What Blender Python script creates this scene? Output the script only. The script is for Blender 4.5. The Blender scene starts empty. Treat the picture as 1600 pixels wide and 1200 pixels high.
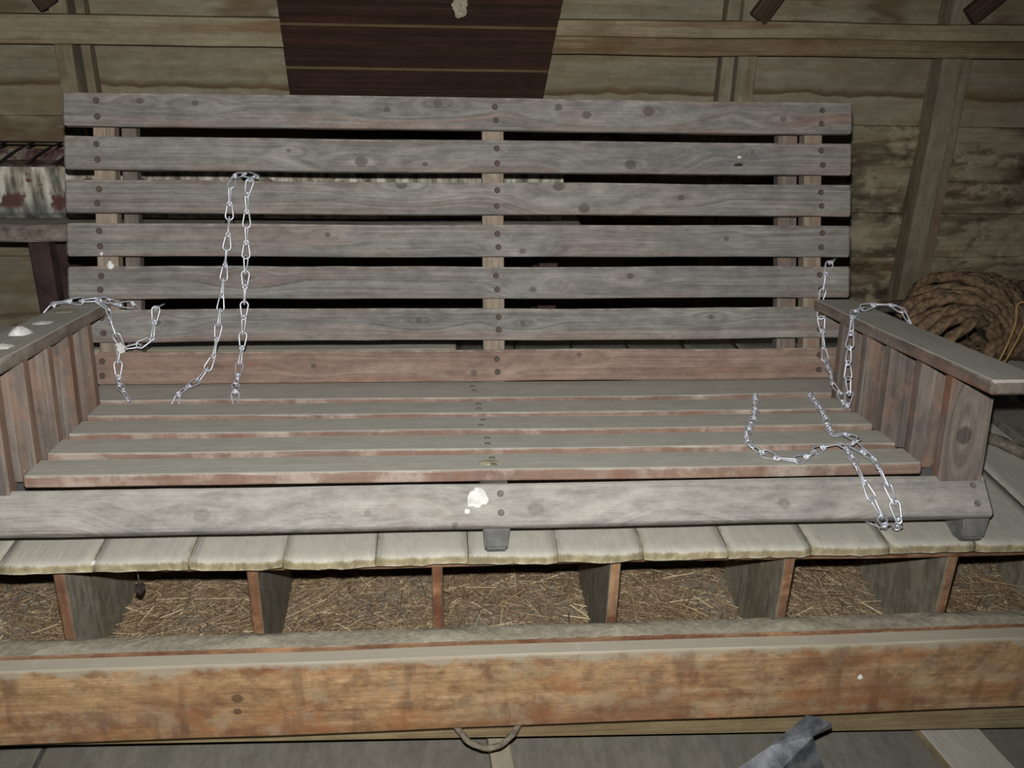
import bpy, bmesh, math, random
import numpy as np
from mathutils import Matrix, Vector, noise as mnoise

random.seed(7)
rng = np.random.default_rng(11)
scene = bpy.context.scene
COL = scene.collection

# ------------------------------------------------------------------ camera
F_PX, PITCH, YAW, ROLL = 1525.8, 0.4140, 0.0832, 0.0245
CAM = Vector((-0.0652, -1.2162, 0.8108))
fw = Vector((math.sin(YAW) * math.cos(PITCH), math.cos(YAW) * math.cos(PITCH), -math.sin(PITCH)))
rt = fw.cross(Vector((0, 0, 1))).normalized()
up = rt.cross(fw)
cr, sr = math.cos(ROLL), math.sin(ROLL)
rt, up = rt * cr + up * sr, up * cr - rt * sr


def basis(x, y, z, loc):
    m = Matrix((x, y, z)).transposed().to_4x4()
    m.translation = loc
    return m


cd = bpy.data.cameras.new('camera')
cd.sensor_fit = 'HORIZONTAL'
cd.sensor_width = 36.0
cd.lens = F_PX / 1600 * 36
cd.clip_start = 0.02
cam = bpy.data.objects.new('camera', cd)
COL.objects.link(cam)
cam.matrix_world = basis(rt, up, -fw, CAM)
scene.camera = cam

# ------------------------------------------------------------------ world, flash, exposure
world = bpy.data.worlds.new('world')
scene.world = world
world.use_nodes = True
bg = world.node_tree.nodes['Background']
bg.inputs[0].default_value = (0.80, 0.86, 1.0, 1)
bg.inputs[1].default_value = 0.012

fl = bpy.data.lights.new('camera_flash_offscreen', 'SPOT')
fl.energy = 120
fl.color = (1.0, 0.985, 0.955)
fl.shadow_soft_size = 0.010
fl.spot_size = math.radians(120)
fl.spot_blend = 1.0
flash = bpy.data.objects.new('camera_flash_offscreen', fl)
COL.objects.link(flash)
fdir = (fw - rt * 0.16 - up * 0.02).normalized()
fx = fdir.cross(up).normalized()
flash.matrix_world = basis(fx, fx.cross(fdir), -fdir, CAM + up * 0.066 - rt * 0.006)

vs = scene.view_settings
vs.view_transform = 'Standard'
vs.look = 'None'
vs.exposure = 0.0
vs.gamma = 1.0
vs.use_curve_mapping = False


# ------------------------------------------------------------------ colour and node helpers
def lin(c):
    return tuple(((v / 255) / 12.92 if v <= 10 else (((v / 255) + 0.055) / 1.055) ** 2.4) for v in c) + (1.0,)


class NT:
    def __init__(self, name):
        self.m = bpy.data.materials.new(name)
        self.m.use_nodes = True
        self.t = self.m.node_tree
        self.b = self.t.nodes['Principled BSDF']

    def put(self, sock, v):
        if v is None:
            return
        if isinstance(v, bpy.types.NodeSocket):
            self.t.links.new(v, sock)
        else:
            sock.default_value = v

    def math(self, op, a, b=None, c=None, clamp=False):
        n = self.t.nodes.new('ShaderNodeMath')
        n.operation = op
        n.use_clamp = clamp
        for i, v in enumerate((a, b, c)):
            self.put(n.inputs[i], v)
        return n.outputs[0]

    def vec(self, x, y, z):
        n = self.t.nodes.new('ShaderNodeCombineXYZ')
        for i, v in enumerate((x, y, z)):
            self.put(n.inputs[i], v)
        return n.outputs[0]

    def sep(self, v):
        n = self.t.nodes.new('ShaderNodeSeparateXYZ')
        self.put(n.inputs[0], v)
        return n.outputs

    def noise(self, v, scale=1.0, detail=4.0, rough=0.55, dist=0.0):
        n = self.t.nodes.new('ShaderNodeTexNoise')
        self.put(n.inputs['Vector'], v)
        n.inputs['Scale'].default_value = scale
        n.inputs['Detail'].default_value = detail
        n.inputs['Roughness'].default_value = rough
        n.inputs['Distortion'].default_value = dist
        return n.outputs[0]

    def mapr(self, v, a, b, c=0.0, d=1.0, smooth=True):
        n = self.t.nodes.new('ShaderNodeMapRange')
        n.interpolation_type = 'SMOOTHSTEP' if smooth else 'LINEAR'
        self.put(n.inputs[0], v)
        for i, q in enumerate((a, b, c, d)):
            n.inputs[i + 1].default_value = q
        return n.outputs[0]

    def mix(self, f, a, b, mode='MIX'):
        n = self.t.nodes.new('ShaderNodeMix')
        n.data_type = 'RGBA'
        n.blend_type = mode
        self.put(n.inputs[0], f)
        self.put(n.inputs[6], a)
        self.put(n.inputs[7], b)
        return n.outputs[2]

    def ramp(self, f, stops):
        n = self.t.nodes.new('ShaderNodeValToRGB')
        e = n.color_ramp.elements
        while len(e) < len(stops):
            e.new(0.5)
        for i, (p, c) in enumerate(stops):
            e[i].position = p
            e[i].color = c
        self.put(n.inputs[0], f)
        return n.outputs[0]

    def node(self, t):
        return self.t.nodes.new(t)

    def finish(self, col, rough=0.85, bump=None, bstr=0.3, bdist=0.002, metal=0.0, spec=0.25):
        self.put(self.b.inputs['Base Color'], col)
        self.put(self.b.inputs['Roughness'], rough)
        self.b.inputs['Metallic'].default_value = metal
        self.b.inputs['Specular IOR Level'].default_value = spec
        if bump is not None:
            n = self.node('ShaderNodeBump')
            n.inputs['Strength'].default_value = bstr
            n.inputs['Distance'].default_value = bdist
            self.put(n.inputs['Height'], bump)
            self.t.links.new(n.outputs[0], self.b.inputs['Normal'])
        return self.m


def wood(name, dark, mid, light, red=None, red_amt=0.5, dust=None, dust_amt=0.9, knots=(), gscale=1.0,
         stain=None, stain_amt=0.6, drip=None, drip_amt=0.6, bstr=0.3, dust_n=(0.35, 0.85), tide=None,
         knotcol=(74, 68, 64), fuzz=0.0, mott=0.5, edge_red=0.0, line=None, patch=None, patch_amt=0.6, spill=None):
    """weathered board: grain runs along local X, width along Z, thickness along Y"""
    k = NT(name)
    tc = k.node('ShaderNodeTexCoord').outputs['Object']
    x, y, z = k.sep(tc)
    rnd = k.node('ShaderNodeObjectInfo').outputs['Random']
    ox = k.math('MULTIPLY', rnd, 53.7)
    oz = k.math('MULTIPLY', rnd, 17.3)
    w1 = k.noise(k.vec(k.math('MULTIPLY_ADD', x, 2.2, ox), k.math('MULTIPLY', y, 8.0), k.math('MULTIPLY_ADD', z, 9.0, oz)), 1, 2)
    zg = k.math('MULTIPLY_ADD', k.math('SUBTRACT', w1, 0.5), 0.020, z)
    kmask = None
    for (kx, kz, kr) in knots:
        dx = k.math('SUBTRACT', x, kx)
        dz = k.math('SUBTRACT', z, kz)
        d2 = k.math('ADD', k.math('POWER', k.math('MULTIPLY', dx, 0.30), 2.0), k.math('POWER', dz, 2.0))
        d = k.math('SQRT', d2)
        fall = k.mapr(d, kr * 0.8, kr * 5.5, 1.0, 0.0)
        zg = k.math('ADD', k.math('MULTIPLY', zg, k.math('SUBTRACT', 1.0, fall)), k.math('MULTIPLY', k.math('MULTIPLY', d, 1.0), fall))
        di = k.math('SQRT', k.math('ADD', k.math('POWER', k.math('MULTIPLY', dx, 0.85), 2.0), k.math('POWER', dz, 2.0)))
        mk = k.mapr(di, kr * 0.75, kr * 1.1, 1.0, 0.0)
        kmask = mk if kmask is None else k.math('MAXIMUM', kmask, mk)
    f1 = k.noise(k.vec(k.math('MULTIPLY_ADD', x, 1.6, ox), k.math('MULTIPLY', y, 40.0), k.math('MULTIPLY_ADD', zg, 170.0 * gscale, oz)), 1, 5, 0.6)
    f2 = k.noise(k.vec(k.math('MULTIPLY_ADD', x, 1.3, oz), k.math('MULTIPLY', y, 9.0), k.math('MULTIPLY_ADD', zg, 34.0 * gscale, ox)), 1, 4, 0.55)
    f3 = k.noise(k.vec(k.math('MULTIPLY_ADD', x, 12.0, ox), k.math('MULTIPLY', y, 300.0), k.math('MULTIPLY', z, 520.0)), 1, 2)
    g = k.math('ADD', k.math('MULTIPLY', f1, 0.46), k.math('ADD', k.math('MULTIPLY', f2, 0.32), k.math('MULTIPLY', f3, 0.22)))
    col = k.ramp(g, [(0.32, lin(dark)), (0.50, lin(mid)), (0.66, lin(light))])
    if red:
        fr = k.noise(k.vec(k.math('MULTIPLY_ADD', x, 1.7, k.math('MULTIPLY', rnd, 91.0)), k.math('MULTIPLY', y, 20.0), k.math('MULTIPLY_ADD', zg, 30.0, ox)), 1, 4, 0.6)
        col = k.mix(k.math('MULTIPLY', k.mapr(fr, 0.50, 0.66), red_amt), col, lin(red))
    if edge_red:
        er = k.math('MULTIPLY', k.mapr(k.math('ABSOLUTE', z), edge_red * 0.45, edge_red), k.mapr(k.noise(k.vec(k.math('MULTIPLY_ADD', x, 4.0, ox), 0.0, k.math('MULTIPLY_ADD', z, 30.0, oz)), 1, 4), 0.40, 0.66))
        col = k.mix(k.math('MULTIPLY', er, 0.42), col, lin((150, 124, 108)))
    if line:
        z0, amp, lc = line
        zl = k.math('SUBTRACT', z, k.math('MULTIPLY_ADD', k.math('SUBTRACT', k.noise(k.vec(k.math('MULTIPLY_ADD', x, 3.2, ox), 0.0, 0.0), 1, 4, 0.6), 0.5), amp, z0))
        col = k.mix(k.mapr(zl, -0.004, 0.0, 0.32, 0.0), col, lin((176, 168, 142)))
        col = k.mix(k.math('MULTIPLY', k.mapr(zl, -0.006, 0.0), k.mapr(zl, 0.0, 0.022, 0.8, 0.0)), col, lin(lc))
    mt_ = k.noise(k.vec(k.math('MULTIPLY_ADD', x, 26.0, oz), k.math('MULTIPLY', y, 40.0), k.math('MULTIPLY', z, 60.0)), 1, 7, 0.72)
    lo, hi = 1 - 0.42 * mott, 1 + 0.22 * mott
    col = k.mix(1.0, col, k.ramp(mt_, [(0.32, (lo, lo, lo, 1)), (0.66, (hi, hi, hi, 1))]), 'MULTIPLY')
    bl = k.noise(k.vec(k.math('MULTIPLY_ADD', x, 5.0, oz), k.math('MULTIPLY', y, 5.0), k.math('MULTIPLY', z, 9.0)), 1, 4, 0.6)
    col = k.mix(1.0, col, k.ramp(bl, [(0.3, (0.82, 0.82, 0.83, 1)), (0.62, (1.03, 1.03, 1.03, 1))]), 'MULTIPLY')
    if stain:
        fs = k.noise(k.vec(k.math('MULTIPLY_ADD', x, 3.0, ox), k.math('MULTIPLY', y, 3.0), k.math('MULTIPLY_ADD', z, 6.0, oz)), 1, 5, 0.62)
        col = k.mix(k.math('MULTIPLY', k.mapr(fs, 0.47, 0.66), stain_amt), col, lin(stain))
    if patch:
        for pi, pc in enumerate(patch):
            fp = k.noise(k.vec(k.math('MULTIPLY_ADD', x, 7.0 + 5 * pi, k.math('MULTIPLY_ADD', rnd, 31.0, 3.7 * pi)), k.math('MULTIPLY', y, 6.0), k.math('MULTIPLY_ADD', z, 13.0 + 4 * pi, oz)), 1, 7, 0.70)
            col = k.mix(k.math('MULTIPLY', k.mapr(fp, 0.50, 0.62), patch_amt), col, lin(pc))
    if tide:
        ft = k.noise(k.vec(k.math('MULTIPLY_ADD', x, 1.3, ox), 0.0, k.math('MULTIPLY_ADD', z, 5.0, oz)), 1, 4, 0.55, 0.3)
        band = k.math('MULTIPLY', k.mapr(ft, 0.46, 0.495), k.mapr(ft, 0.495, 0.56, 1.0, 0.0))
        col = k.mix(k.math('MULTIPLY', band, 0.6), col, lin(tide))
    if drip:
        fd = k.noise(k.vec(k.math('MULTIPLY_ADD', x, 17.0, ox), 0.0, k.math('MULTIPLY', z, 4.0)), 1, 4, 0.6)
        col = k.mix(k.math('MULTIPLY', k.mapr(fd, 0.54, 0.68), drip_amt), col, lin(drip))
    if kmask is not None:
        col = k.mix(k.math('MULTIPLY', kmask, 0.62), col, lin(knotcol))
    if dust:
        nz = k.sep(k.node('ShaderNodeNewGeometry').outputs['Normal'])[2]
        dn = k.noise(k.vec(k.math('MULTIPLY_ADD', x, 9.0, oz), k.math('MULTIPLY', y, 30.0), k.math('MULTIPLY', z, 30.0)), 1, 5, 0.65)
        dm = k.math('MULTIPLY', k.mapr(k.math('MULTIPLY_ADD', k.math('SUBTRACT', mt_, 0.5), 0.9, nz), *dust_n), k.mapr(dn, 0.22, 0.55, dust_amt * 0.86, dust_amt))
        dc = k.mix(1.0, lin(dust), k.ramp(mt_, [(0.3, (0.86, 0.86, 0.86, 1)), (0.68, (1.06, 1.06, 1.05, 1))]), 'MULTIPLY')
        col = k.mix(dm, col, dc)
    if spill:
        sp = k.noise(k.vec(k.math('MULTIPLY_ADD', x, 22.0, oz), 0.0, k.math('MULTIPLY', z, 30.0)), 1, 6, 0.68)
        col = k.mix(k.mapr(k.math('MULTIPLY_ADD', k.math('SUBTRACT', sp, 0.5), 0.07, z), spill - 0.016, spill, 0.0, 0.75), col, lin((172, 164, 146)))
    spk = k.noise(k.vec(k.math('MULTIPLY_ADD', x, 160.0, ox), k.math('MULTIPLY', y, 160.0), k.math('MULTIPLY', z, 160.0)), 1, 1)
    col = k.mix(k.mapr(spk, 0.80, 0.86, 0.0, 0.55), col, lin((205, 200, 190)))
    h = k.math('ADD', k.math('MULTIPLY', f1, 0.7), k.math('MULTIPLY', f3, 0.3 + fuzz))
    return k.finish(col, 0.88, h, bstr, 0.0025)


def simple(name, c1, c2, scale=20, rough=0.9, metal=0.0, bstr=0.2, spec=0.25, bdist=0.002, lo=0.35, hi=0.65):
    k = NT(name)
    tc = k.node('ShaderNodeTexCoord').outputs['Object']
    n = k.noise(tc, scale, 5, 0.6)
    return k.finish(k.ramp(n, [(lo, lin(c1)), (hi, lin(c2))]), rough, n, bstr, bdist, metal, spec)


DUST = (188, 185, 174)
GREY = ((92, 92, 91), (132, 129, 125), (162, 157, 150))
RED = (146, 106, 88)


# ------------------------------------------------------------------ object helpers
def link(o, parent=None, mat=None):
    COL.objects.link(o)
    if parent is not None:
        o.parent = parent
    return o


def mesh_obj(name, verts, faces, mat, parent=None, M=None, smooth=False):
    me = bpy.data.meshes.new(name)
    me.from_pydata([tuple(v) for v in verts], [], faces)
    me.update()
    for mm in (mat if isinstance(mat, (list, tuple)) else [mat]):
        me.materials.append(mm)
    if smooth:
        me.shade_smooth()
    o = bpy.data.objects.new(name, me)
    link(o, parent)
    if M is not None:
        o.matrix_basis = M
    return o


def tag(o, label, cat, group=None, kind=None):
    o['label'] = label
    o['category'] = cat
    if group:
        o['group'] = group
    if kind:
        o['kind'] = kind
    return o


def struct(o):
    o['kind'] = 'structure'
    return o


def empty(name, loc=(0, 0, 0)):
    o = bpy.data.objects.new(name, None)
    o.empty_display_size = 0.05
    o.location = loc
    COL.objects.link(o)
    return o


def rotx(a):
    return Matrix.Rotation(a, 4, 'X')


X, Y, Z = Vector((1, 0, 0)), Vector((0, 1, 0)), Vector((0, 0, 1))
ALONG_X = Matrix.Identity(4)
UPRIGHT_FRONT = basis(Z, Y, -X, (0, 0, 0))      # length up, thickness in depth, width across
UPRIGHT_SIDE = basis(Z, X, Y, (0, 0, 0))        # length up, thickness across, width in depth
DEPTH_FLAT = basis(Y, Z, X, (0, 0, 0))          # length in depth, thickness up, width across
CROSS_FLAT = basis(X, -Z, Y, (0, 0, 0))         # length across, thickness up, width in depth


def plank_mesh(name, L, W, T, bev=0.003, segs=14, wob=0.0007, seed=0, endround=0.0, skew=(0, 0)):
    """board with rounded edges: local X length, Y thickness, Z width"""
    r = random.Random(seed)
    hw, ht = W / 2, T / 2
    b = min(bev, hw * 0.9, ht * 0.9)
    prof = []
    for (sy, sz, a0) in ((1, 1, 0), (-1, 1, 90), (-1, -1, 180), (1, -1, 270)):
        for a in (0, 45, 90):
            t = math.radians(a0 + a)
            # corner arcs in the Y-Z plane
            prof.append((sy * (ht - b) + b * math.cos(t), sz * (hw - b) + b * math.sin(t)))
    n = len(prof)
    xs = [-L / 2, -L / 2 + b] + [-L / 2 + L * i / segs for i in range(1, segs)] + [L / 2 - b, L / 2]
    verts, faces = [], []
    ph = [r.uniform(0, 50) for _ in range(4)]
    for i, x in enumerate(xs):
        end = i in (0, len(xs) - 1)
        s = 1 - b / hw * (0.9 if end else 0)
        st = 1 - b / ht * (0.9 if end else 0)
        dy = wob * mnoise.noise((x * 2.5, ph[0], 0)) * 2
        dz = wob * mnoise.noise((x * 3.0, ph[1], 0)) * 2
        for j, (py, pz) in enumerate(prof):
            e = wob * 0.8 * mnoise.noise((x * 14, ph[2] + j * 2, 0))
            sk = (skew[0] if x < 0 else skew[1]) * pz / hw if (i < 2 or i > len(xs) - 3) else 0
            verts.append((x + sk, py * st + dy, pz * s + dz + e))
    for i in range(len(xs) - 1):
        for j in range(n):
            a, c = i * n + j, i * n + (j + 1) % n
            faces.append((a, c, c + n, a + n))
    faces.append(tuple(range(n - 1, -1, -1)))
    m = (len(xs) - 1) * n
    faces.append(tuple(range(m, m + n)))
    me = bpy.data.meshes.new(name)
    me.from_pydata(verts, [], faces)
    me.update()
    bm = bmesh.new()
    bm.from_mesh(me)
    bmesh.ops.recalc_face_normals(bm, faces=bm.faces)
    bm.to_mesh(me)
    bm.free()
    return me


_seed = [0]


def plank(name, L, W, T, mat, parent=None, M=None, mats=None, edge=None, **kw):
    _seed[0] += 1
    me = plank_mesh(name, L, W, T, seed=_seed[0], **kw)
    me.materials.append(mat)
    if edge is not None:
        em, ax = edge
        me.materials.append(em)
        for p in me.polygons:
            if p.normal.dot(Vector(ax)) > 0.6:
                p.material_index = 1
    o = bpy.data.objects.new(name, me)
    link(o, parent)
    if M is not None:
        o.matrix_basis = M
    return o


def at(M, x, y, z):
    return Matrix.Translation((x, y, z)) @ M


def smooth_path(pts, step):
    P = [Vector(p) for p in pts]
    out = []
    for i in range(len(P) - 1):
        p0 = P[max(i - 1, 0)]
        p1, p2 = P[i], P[i + 1]
        p3 = P[min(i + 2, len(P) - 1)]
        n = max(2, int((p2 - p1).length / 0.003))
        for k in range(n):
            t = k / n
            a = p1 * 2
            q = 0.5 * (a + (p2 - p0) * t + (2 * p0 - 5 * p1 + 4 * p2 - p3) * t * t + (3 * p1 - p0 - 3 * p2 + p3) * t ** 3)
            out.append(q)
    out.append(P[-1])
    res = [out[0]]
    acc = 0
    for a, b in zip(out, out[1:]):
        d = (b - a).length
        while acc + d >= step:
            t = (step - acc) / d
            a = a.lerp(b, t)
            res.append(a)
            d = (b - a).length
            acc = 0
        acc += d
    return res


def sweep(name, path, radius, mat, parent=None, sides=8, twist=0.0, lobes=0, lobe=0.0, closed=False, taper=None):
    n = len(path)
    verts, faces = [], []
    nrm = None
    for i, p in enumerate(path):
        t = (path[min(i + 1, n - 1)] - path[max(i - 1, 0)]) if not closed else (path[(i + 1) % n] - path[i - 1])
        t.normalize()
        if nrm is None:
            nrm = t.cross(Z if abs(t.z) < 0.9 else X).normalized()
        nrm = (nrm - t * nrm.dot(t)).normalized()
        bn = t.cross(nrm)
        rr = radius if taper is None else radius * taper(i / max(n - 1, 1))
        for k in range(sides):
            a = 2 * math.pi * k / sides
            r = rr * (1 + lobe * math.cos(lobes * (a + twist * i))) if lobes else rr
            verts.append(p + nrm * (r * math.cos(a)) + bn * (r * math.sin(a)))
    last = n if closed else n - 1
    for i in range(last):
        for k in range(sides):
            a, b = i * sides + k, i * sides + (k + 1) % sides
            c, d = ((i + 1) % n) * sides + (k + 1) % sides, ((i + 1) % n) * sides + k
            faces.append((a, b, c, d))
    if not closed:
        faces.append(tuple(range(sides - 1, -1, -1)))
        faces.append(tuple(range((n - 1) * sides, n * sides)))
    return mesh_obj(name, verts, faces, mat, parent, smooth=True)


# ------------------------------------------------------------------ materials
M_wall = wood('wall_wood', (130, 122, 101), (152, 145, 123), (170, 163, 142), red=(142, 120, 88), red_amt=0.5, gscale=0.35,
              stain=(126, 106, 76), stain_amt=0.5, tide=(96, 68, 44), bstr=0.5)
M_wall_mould = wood('wall_wood_mouldy', (132, 123, 98), (164, 155, 128), (186, 178, 150), red=(128, 100, 70), red_amt=0.6, gscale=0.35,
                    stain=(52, 44, 38), stain_amt=1.0, patch=((74, 60, 48), (188, 180, 150)), patch_amt=0.7, tide=(70, 46, 32), bstr=0.5)
M_wall_line = wood('wall_wood_stained', (130, 122, 101), (152, 145, 123), (170, 163, 142), red=(142, 120, 88), red_amt=0.5, gscale=0.35,
                   stain=(126, 106, 76), stain_amt=0.5, line=(-0.028, 0.07, (96, 68, 42)), bstr=0.5)
M_stud = wood('stud_wood', (128, 120, 100), (154, 146, 123), (172, 165, 143), red=(130, 104, 76), red_amt=0.5, gscale=0.5,
              stain=(92, 76, 56), stain_amt=0.5)
M_girt = wood('girt_wood', (136, 124, 99), (164, 152, 124), (182, 171, 145), red=(136, 104, 70), red_amt=0.7, gscale=0.6,
              stain=(108, 84, 56), stain_amt=0.5)
M_girt_b = wood('girt_wood_brown', (112, 97, 74), (142, 124, 96), (164, 148, 120), red=(118, 90, 62), red_amt=0.8, gscale=0.6,
                stain=(112, 82, 54), stain_amt=0.7)
M_brace = wood('brace_wood', (52, 40, 32), (78, 62, 50), (100, 82, 66))
M_panel = wood('dark_stained_wood', (38, 25, 21), (56, 37, 30), (80, 54, 42), red=(80, 49, 35), red_amt=0.5, gscale=1.0,
               dust=(120, 106, 78), dust_amt=0.8, bstr=0.2)
M_tongue = wood('bare_tongue_wood', (84, 68, 46), (108, 90, 62), (126, 108, 78))
M_deck = wood('deck_board_wood', (128, 116, 88), (158, 147, 116), (180, 170, 140), dust=DUST, dust_amt=1.0,
              stain=(118, 104, 78), stain_amt=0.4, gscale=0.5, bstr=0.5, dust_n=(0.45, 0.85), fuzz=0.5, mott=1.0)
M_front = wood('nest_front_wood', (134, 104, 74), (174, 140, 102), (196, 168, 132), red=(162, 112, 74), red_amt=0.65, gscale=0.7,
               stain=(126, 88, 64), stain_amt=0.8, drip=(96, 68, 54), drip_amt=0.5, dust=DUST, dust_amt=0.92,
               patch=((152, 98, 60), (160, 146, 122), (108, 76, 58)), patch_amt=0.5, mott=1.0, spill=0.066,
               knots=((-0.341, 0.006, 0.008), (-0.343, -0.018, 0.006)), knotcol=(40, 34, 30))
M_rust = wood('nest_edge_wood', (98, 74, 58), (136, 104, 80), (162, 132, 104), red=(122, 82, 60), red_amt=0.5, dust=(150, 144, 130),
              dust_amt=0.9, stain=(108, 66, 46), stain_amt=0.5, patch=((176, 136, 98), (96, 56, 38)), patch_amt=0.7, mott=1.0)
M_divider = wood('divider_wood', (118, 112, 98), (146, 139, 123), (168, 160, 144), stain=(116, 100, 70), stain_amt=0.5,
                 patch=((106, 98, 84), (164, 156, 138)), patch_amt=0.5, mott=1.0, gscale=0.6)
M_inside = wood('nest_inside_wood', (70, 60, 48), (100, 88, 72), (126, 112, 94), stain=(66, 52, 40), stain_amt=0.6)
M_ply = wood('ply_edge_wood', (110, 94, 66), (150, 134, 100), (178, 164, 130), gscale=2.2, stain=(110, 82, 60), stain_amt=0.35)
M_floor = wood('floor_wood', (98, 96, 90), (122, 119, 111), (140, 136, 127), dust=(132, 128, 118), dust_amt=0.6,
               stain=(84, 77, 67), stain_amt=0.6, gscale=0.5, patch=((140, 136, 124), (82, 76, 68)), patch_amt=0.5, mott=1.0)
M_batten = wood('batten_wood', (140, 130, 108), (164, 154, 130), (184, 174, 150), dust=(168, 160, 138), dust_amt=0.8)
M_bench = wood('bench_wood', (104, 92, 84), (146, 134, 124), (172, 160, 148), red=(130, 100, 90), red_amt=0.3, mott=1.5,
               dust=(156, 150, 138), dust_amt=0.6, bstr=0.9, fuzz=1.0)
M_maroon = simple('maroon_paint', (58, 46, 46), (84, 66, 64), 26)
M_seate = wood('seat_slat_edge', (118, 98, 88), (146, 122, 108), (176, 158, 146), red=(144, 114, 98), red_amt=0.6, patch=((186, 174, 162), (128, 96, 82)), patch_amt=0.6, dust=DUST, dust_amt=0.9)
M_seatw = wood('seat_slat_wood', *GREY, red=RED, red_amt=0.9, dust=DUST, dust_amt=0.98, dust_n=(0.4, 0.85))
M_postw = wood('arm_post_wood', (84, 76, 70), (124, 114, 106), (152, 142, 130), red=(128, 98, 82), red_amt=0.6,
               stain=(84, 78, 75), stain_amt=0.5, patch=((86, 80, 78), (150, 118, 100)), patch_amt=0.5)
M_postr = wood('arm_post_edge', (100, 80, 70), (130, 106, 93), (150, 128, 112), red=(138, 98, 80), red_amt=0.6)
M_postk = wood('arm_post_knot_wood', (84, 76, 70), (124, 114, 106), (152, 142, 130), red=(138, 94, 74), red_amt=0.8,
               knots=((-0.005, 0.004, 0.013),), knotcol=(46, 44, 46))
M_arm = wood('arm_wood', (92, 82, 76), (130, 118, 108), (156, 144, 132), red=(140, 100, 80), red_amt=0.8, dust=DUST,
             dust_amt=0.95, mott=0.8)
M_frame = wood('swing_frame_wood', (112, 98, 86), (150, 136, 120), (172, 158, 140), red=(150, 112, 88), red_amt=0.4, dust=DUST, dust_amt=0.6)
M_leg = simple('leg_wood', (96, 95, 93), (124, 123, 120), 40, 0.9, bstr=0.3)
M_screw = simple('screw_head', (70, 60, 54), (104, 92, 84), 300, 0.8)
M_screw_d = simple('dusty_screw_head', (98, 94, 86), (128, 124, 114), 300, 0.9)
M_drop = simple('dropping_white', (198, 196, 190), (238, 237, 232), 90, 0.9, bstr=0.5)
M_drop_t = simple('dropping_tan', (150, 138, 110), (196, 188, 168), 120, 0.9, bstr=0.5)
M_dark = simple('dark_speck', (46, 40, 36), (66, 58, 50), 60)
M_zinc = simple('zinc_wire', (206, 210, 222), (240, 242, 250), 60, 0.42, metal=0.6, bstr=0.05, spec=0.5)
M_tin = simple('galvanised_sheet', (96, 98, 104), (160, 162, 168), 34, 0.5, metal=0.6, bstr=0.25, spec=0.5)
M_rope = simple('sisal_rope', (84, 68, 53), (138, 115, 90), 90, 0.95, bstr=0.8)
M_rope_g = simple('grey_rope', (96, 90, 78), (140, 132, 116), 80, 0.95, bstr=0.8)
M_twine = simple('pale_twine', (150, 124, 74), (180, 152, 98), 60)
M_hose = simple('grey_hose', (66, 62, 58), (92, 88, 82), 40)
M_wire = simple('black_wire', (26, 24, 24), (44, 40, 38), 40)
M_dustm = simple('settled_dust', (138, 131, 115), (162, 154, 138), 90, 0.97, bstr=0.8, bdist=0.004)
M_paper = simple('white_scrap', (200, 200, 196), (226, 226, 222), 40)


def mat_straw():
    k = NT('straw')
    r = k.node('ShaderNodeNewGeometry').outputs['Random Per Island']
    col = k.ramp(r, [(0.0, lin((100, 80, 62))), (0.4, lin((132, 110, 84))), (0.82, lin((162, 140, 108))), (0.98, lin((206, 190, 156)))])
    return k.finish(col, 0.75, spec=0.4)


def mat_litter():
    k = NT('litter_bed')
    tc = k.node('ShaderNodeTexCoord').outputs['Object']
    n = k.noise(tc, 130, 4, 0.7)
    n2 = k.noise(tc, 9, 3, 0.6)
    col = k.mix(k.mapr(n2, 0.42, 0.62), k.ramp(n, [(0.35, lin((108, 90, 70))), (0.65, lin((172, 148, 116)))]),
                k.ramp(n, [(0.35, lin((122, 113, 100))), (0.65, lin((160, 150, 134)))]))
    return k.finish(col, 0.95, n, 0.9, 0.006)


def mat_feeder():
    k = NT('dropping_streaked_paint')
    tc = k.node('ShaderNodeTexCoord').outputs['Object']
    x, y, z = k.sep(tc)
    n1 = k.noise(k.vec(k.math('MULTIPLY', x, 34.0), k.math('MULTIPLY', y, 34.0), k.math('MULTIPLY', z, 9.0)), 1, 4, 0.6)
    n2 = k.noise(k.vec(k.math('MULTIPLY', x, 18.0), k.math('MULTIPLY', y, 18.0), k.math('MULTIPLY_ADD', z, 16.0, 7.0)), 1, 4, 0.65)
    col = k.ramp(n1, [(0.38, lin((96, 96, 88))), (0.50, lin((160, 154, 136))), (0.62, lin((214, 210, 198)))])
    low = k.mapr(k.math('MULTIPLY_ADD', k.math('SUBTRACT', n2, 0.5), 0.10, z), 0.262, 0.296, 1.0, 0.0)
    col = k.mix(k.math('MULTIPLY', low, 0.8), col, k.ramp(n1, [(0.38, lin((78, 82, 82))), (0.62, lin((130, 134, 130)))]))
    mid = k.math('MULTIPLY', k.mapr(z, 0.262, 0.280), k.mapr(z, 0.300, 0.318, 1.0, 0.0))
    col = k.mix(k.math('MULTIPLY', mid, k.mapr(n2, 0.50, 0.58)), col, lin((96, 68, 63)))
    col = k.mix(k.mapr(n2, 0.60, 0.66), col, lin((92, 62, 58)))
    return k.finish(col, 0.85, n1, 0.4, 0.004)


def mat_feeder_top():
    k = NT('cobwebbed_maroon_paint')
    tc = k.node('ShaderNodeTexCoord').outputs['Object']
    n = k.noise(tc, 26, 5, 0.65)
    col = k.ramp(n, [(0.40, lin((74, 48, 48))), (0.50, lin((104, 84, 78))), (0.60, lin((140, 136, 124)))])
    return k.finish(col, 0.9, n, 0.4, 0.004)


M_straw, M_litter, M_feeder, M_feeder_top = mat_straw(), mat_litter(), mat_feeder(), mat_feeder_top()

# ------------------------------------------------------------------ the setting
FLOOR_Z = -0.42
WALL_Y = 1.45


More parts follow.
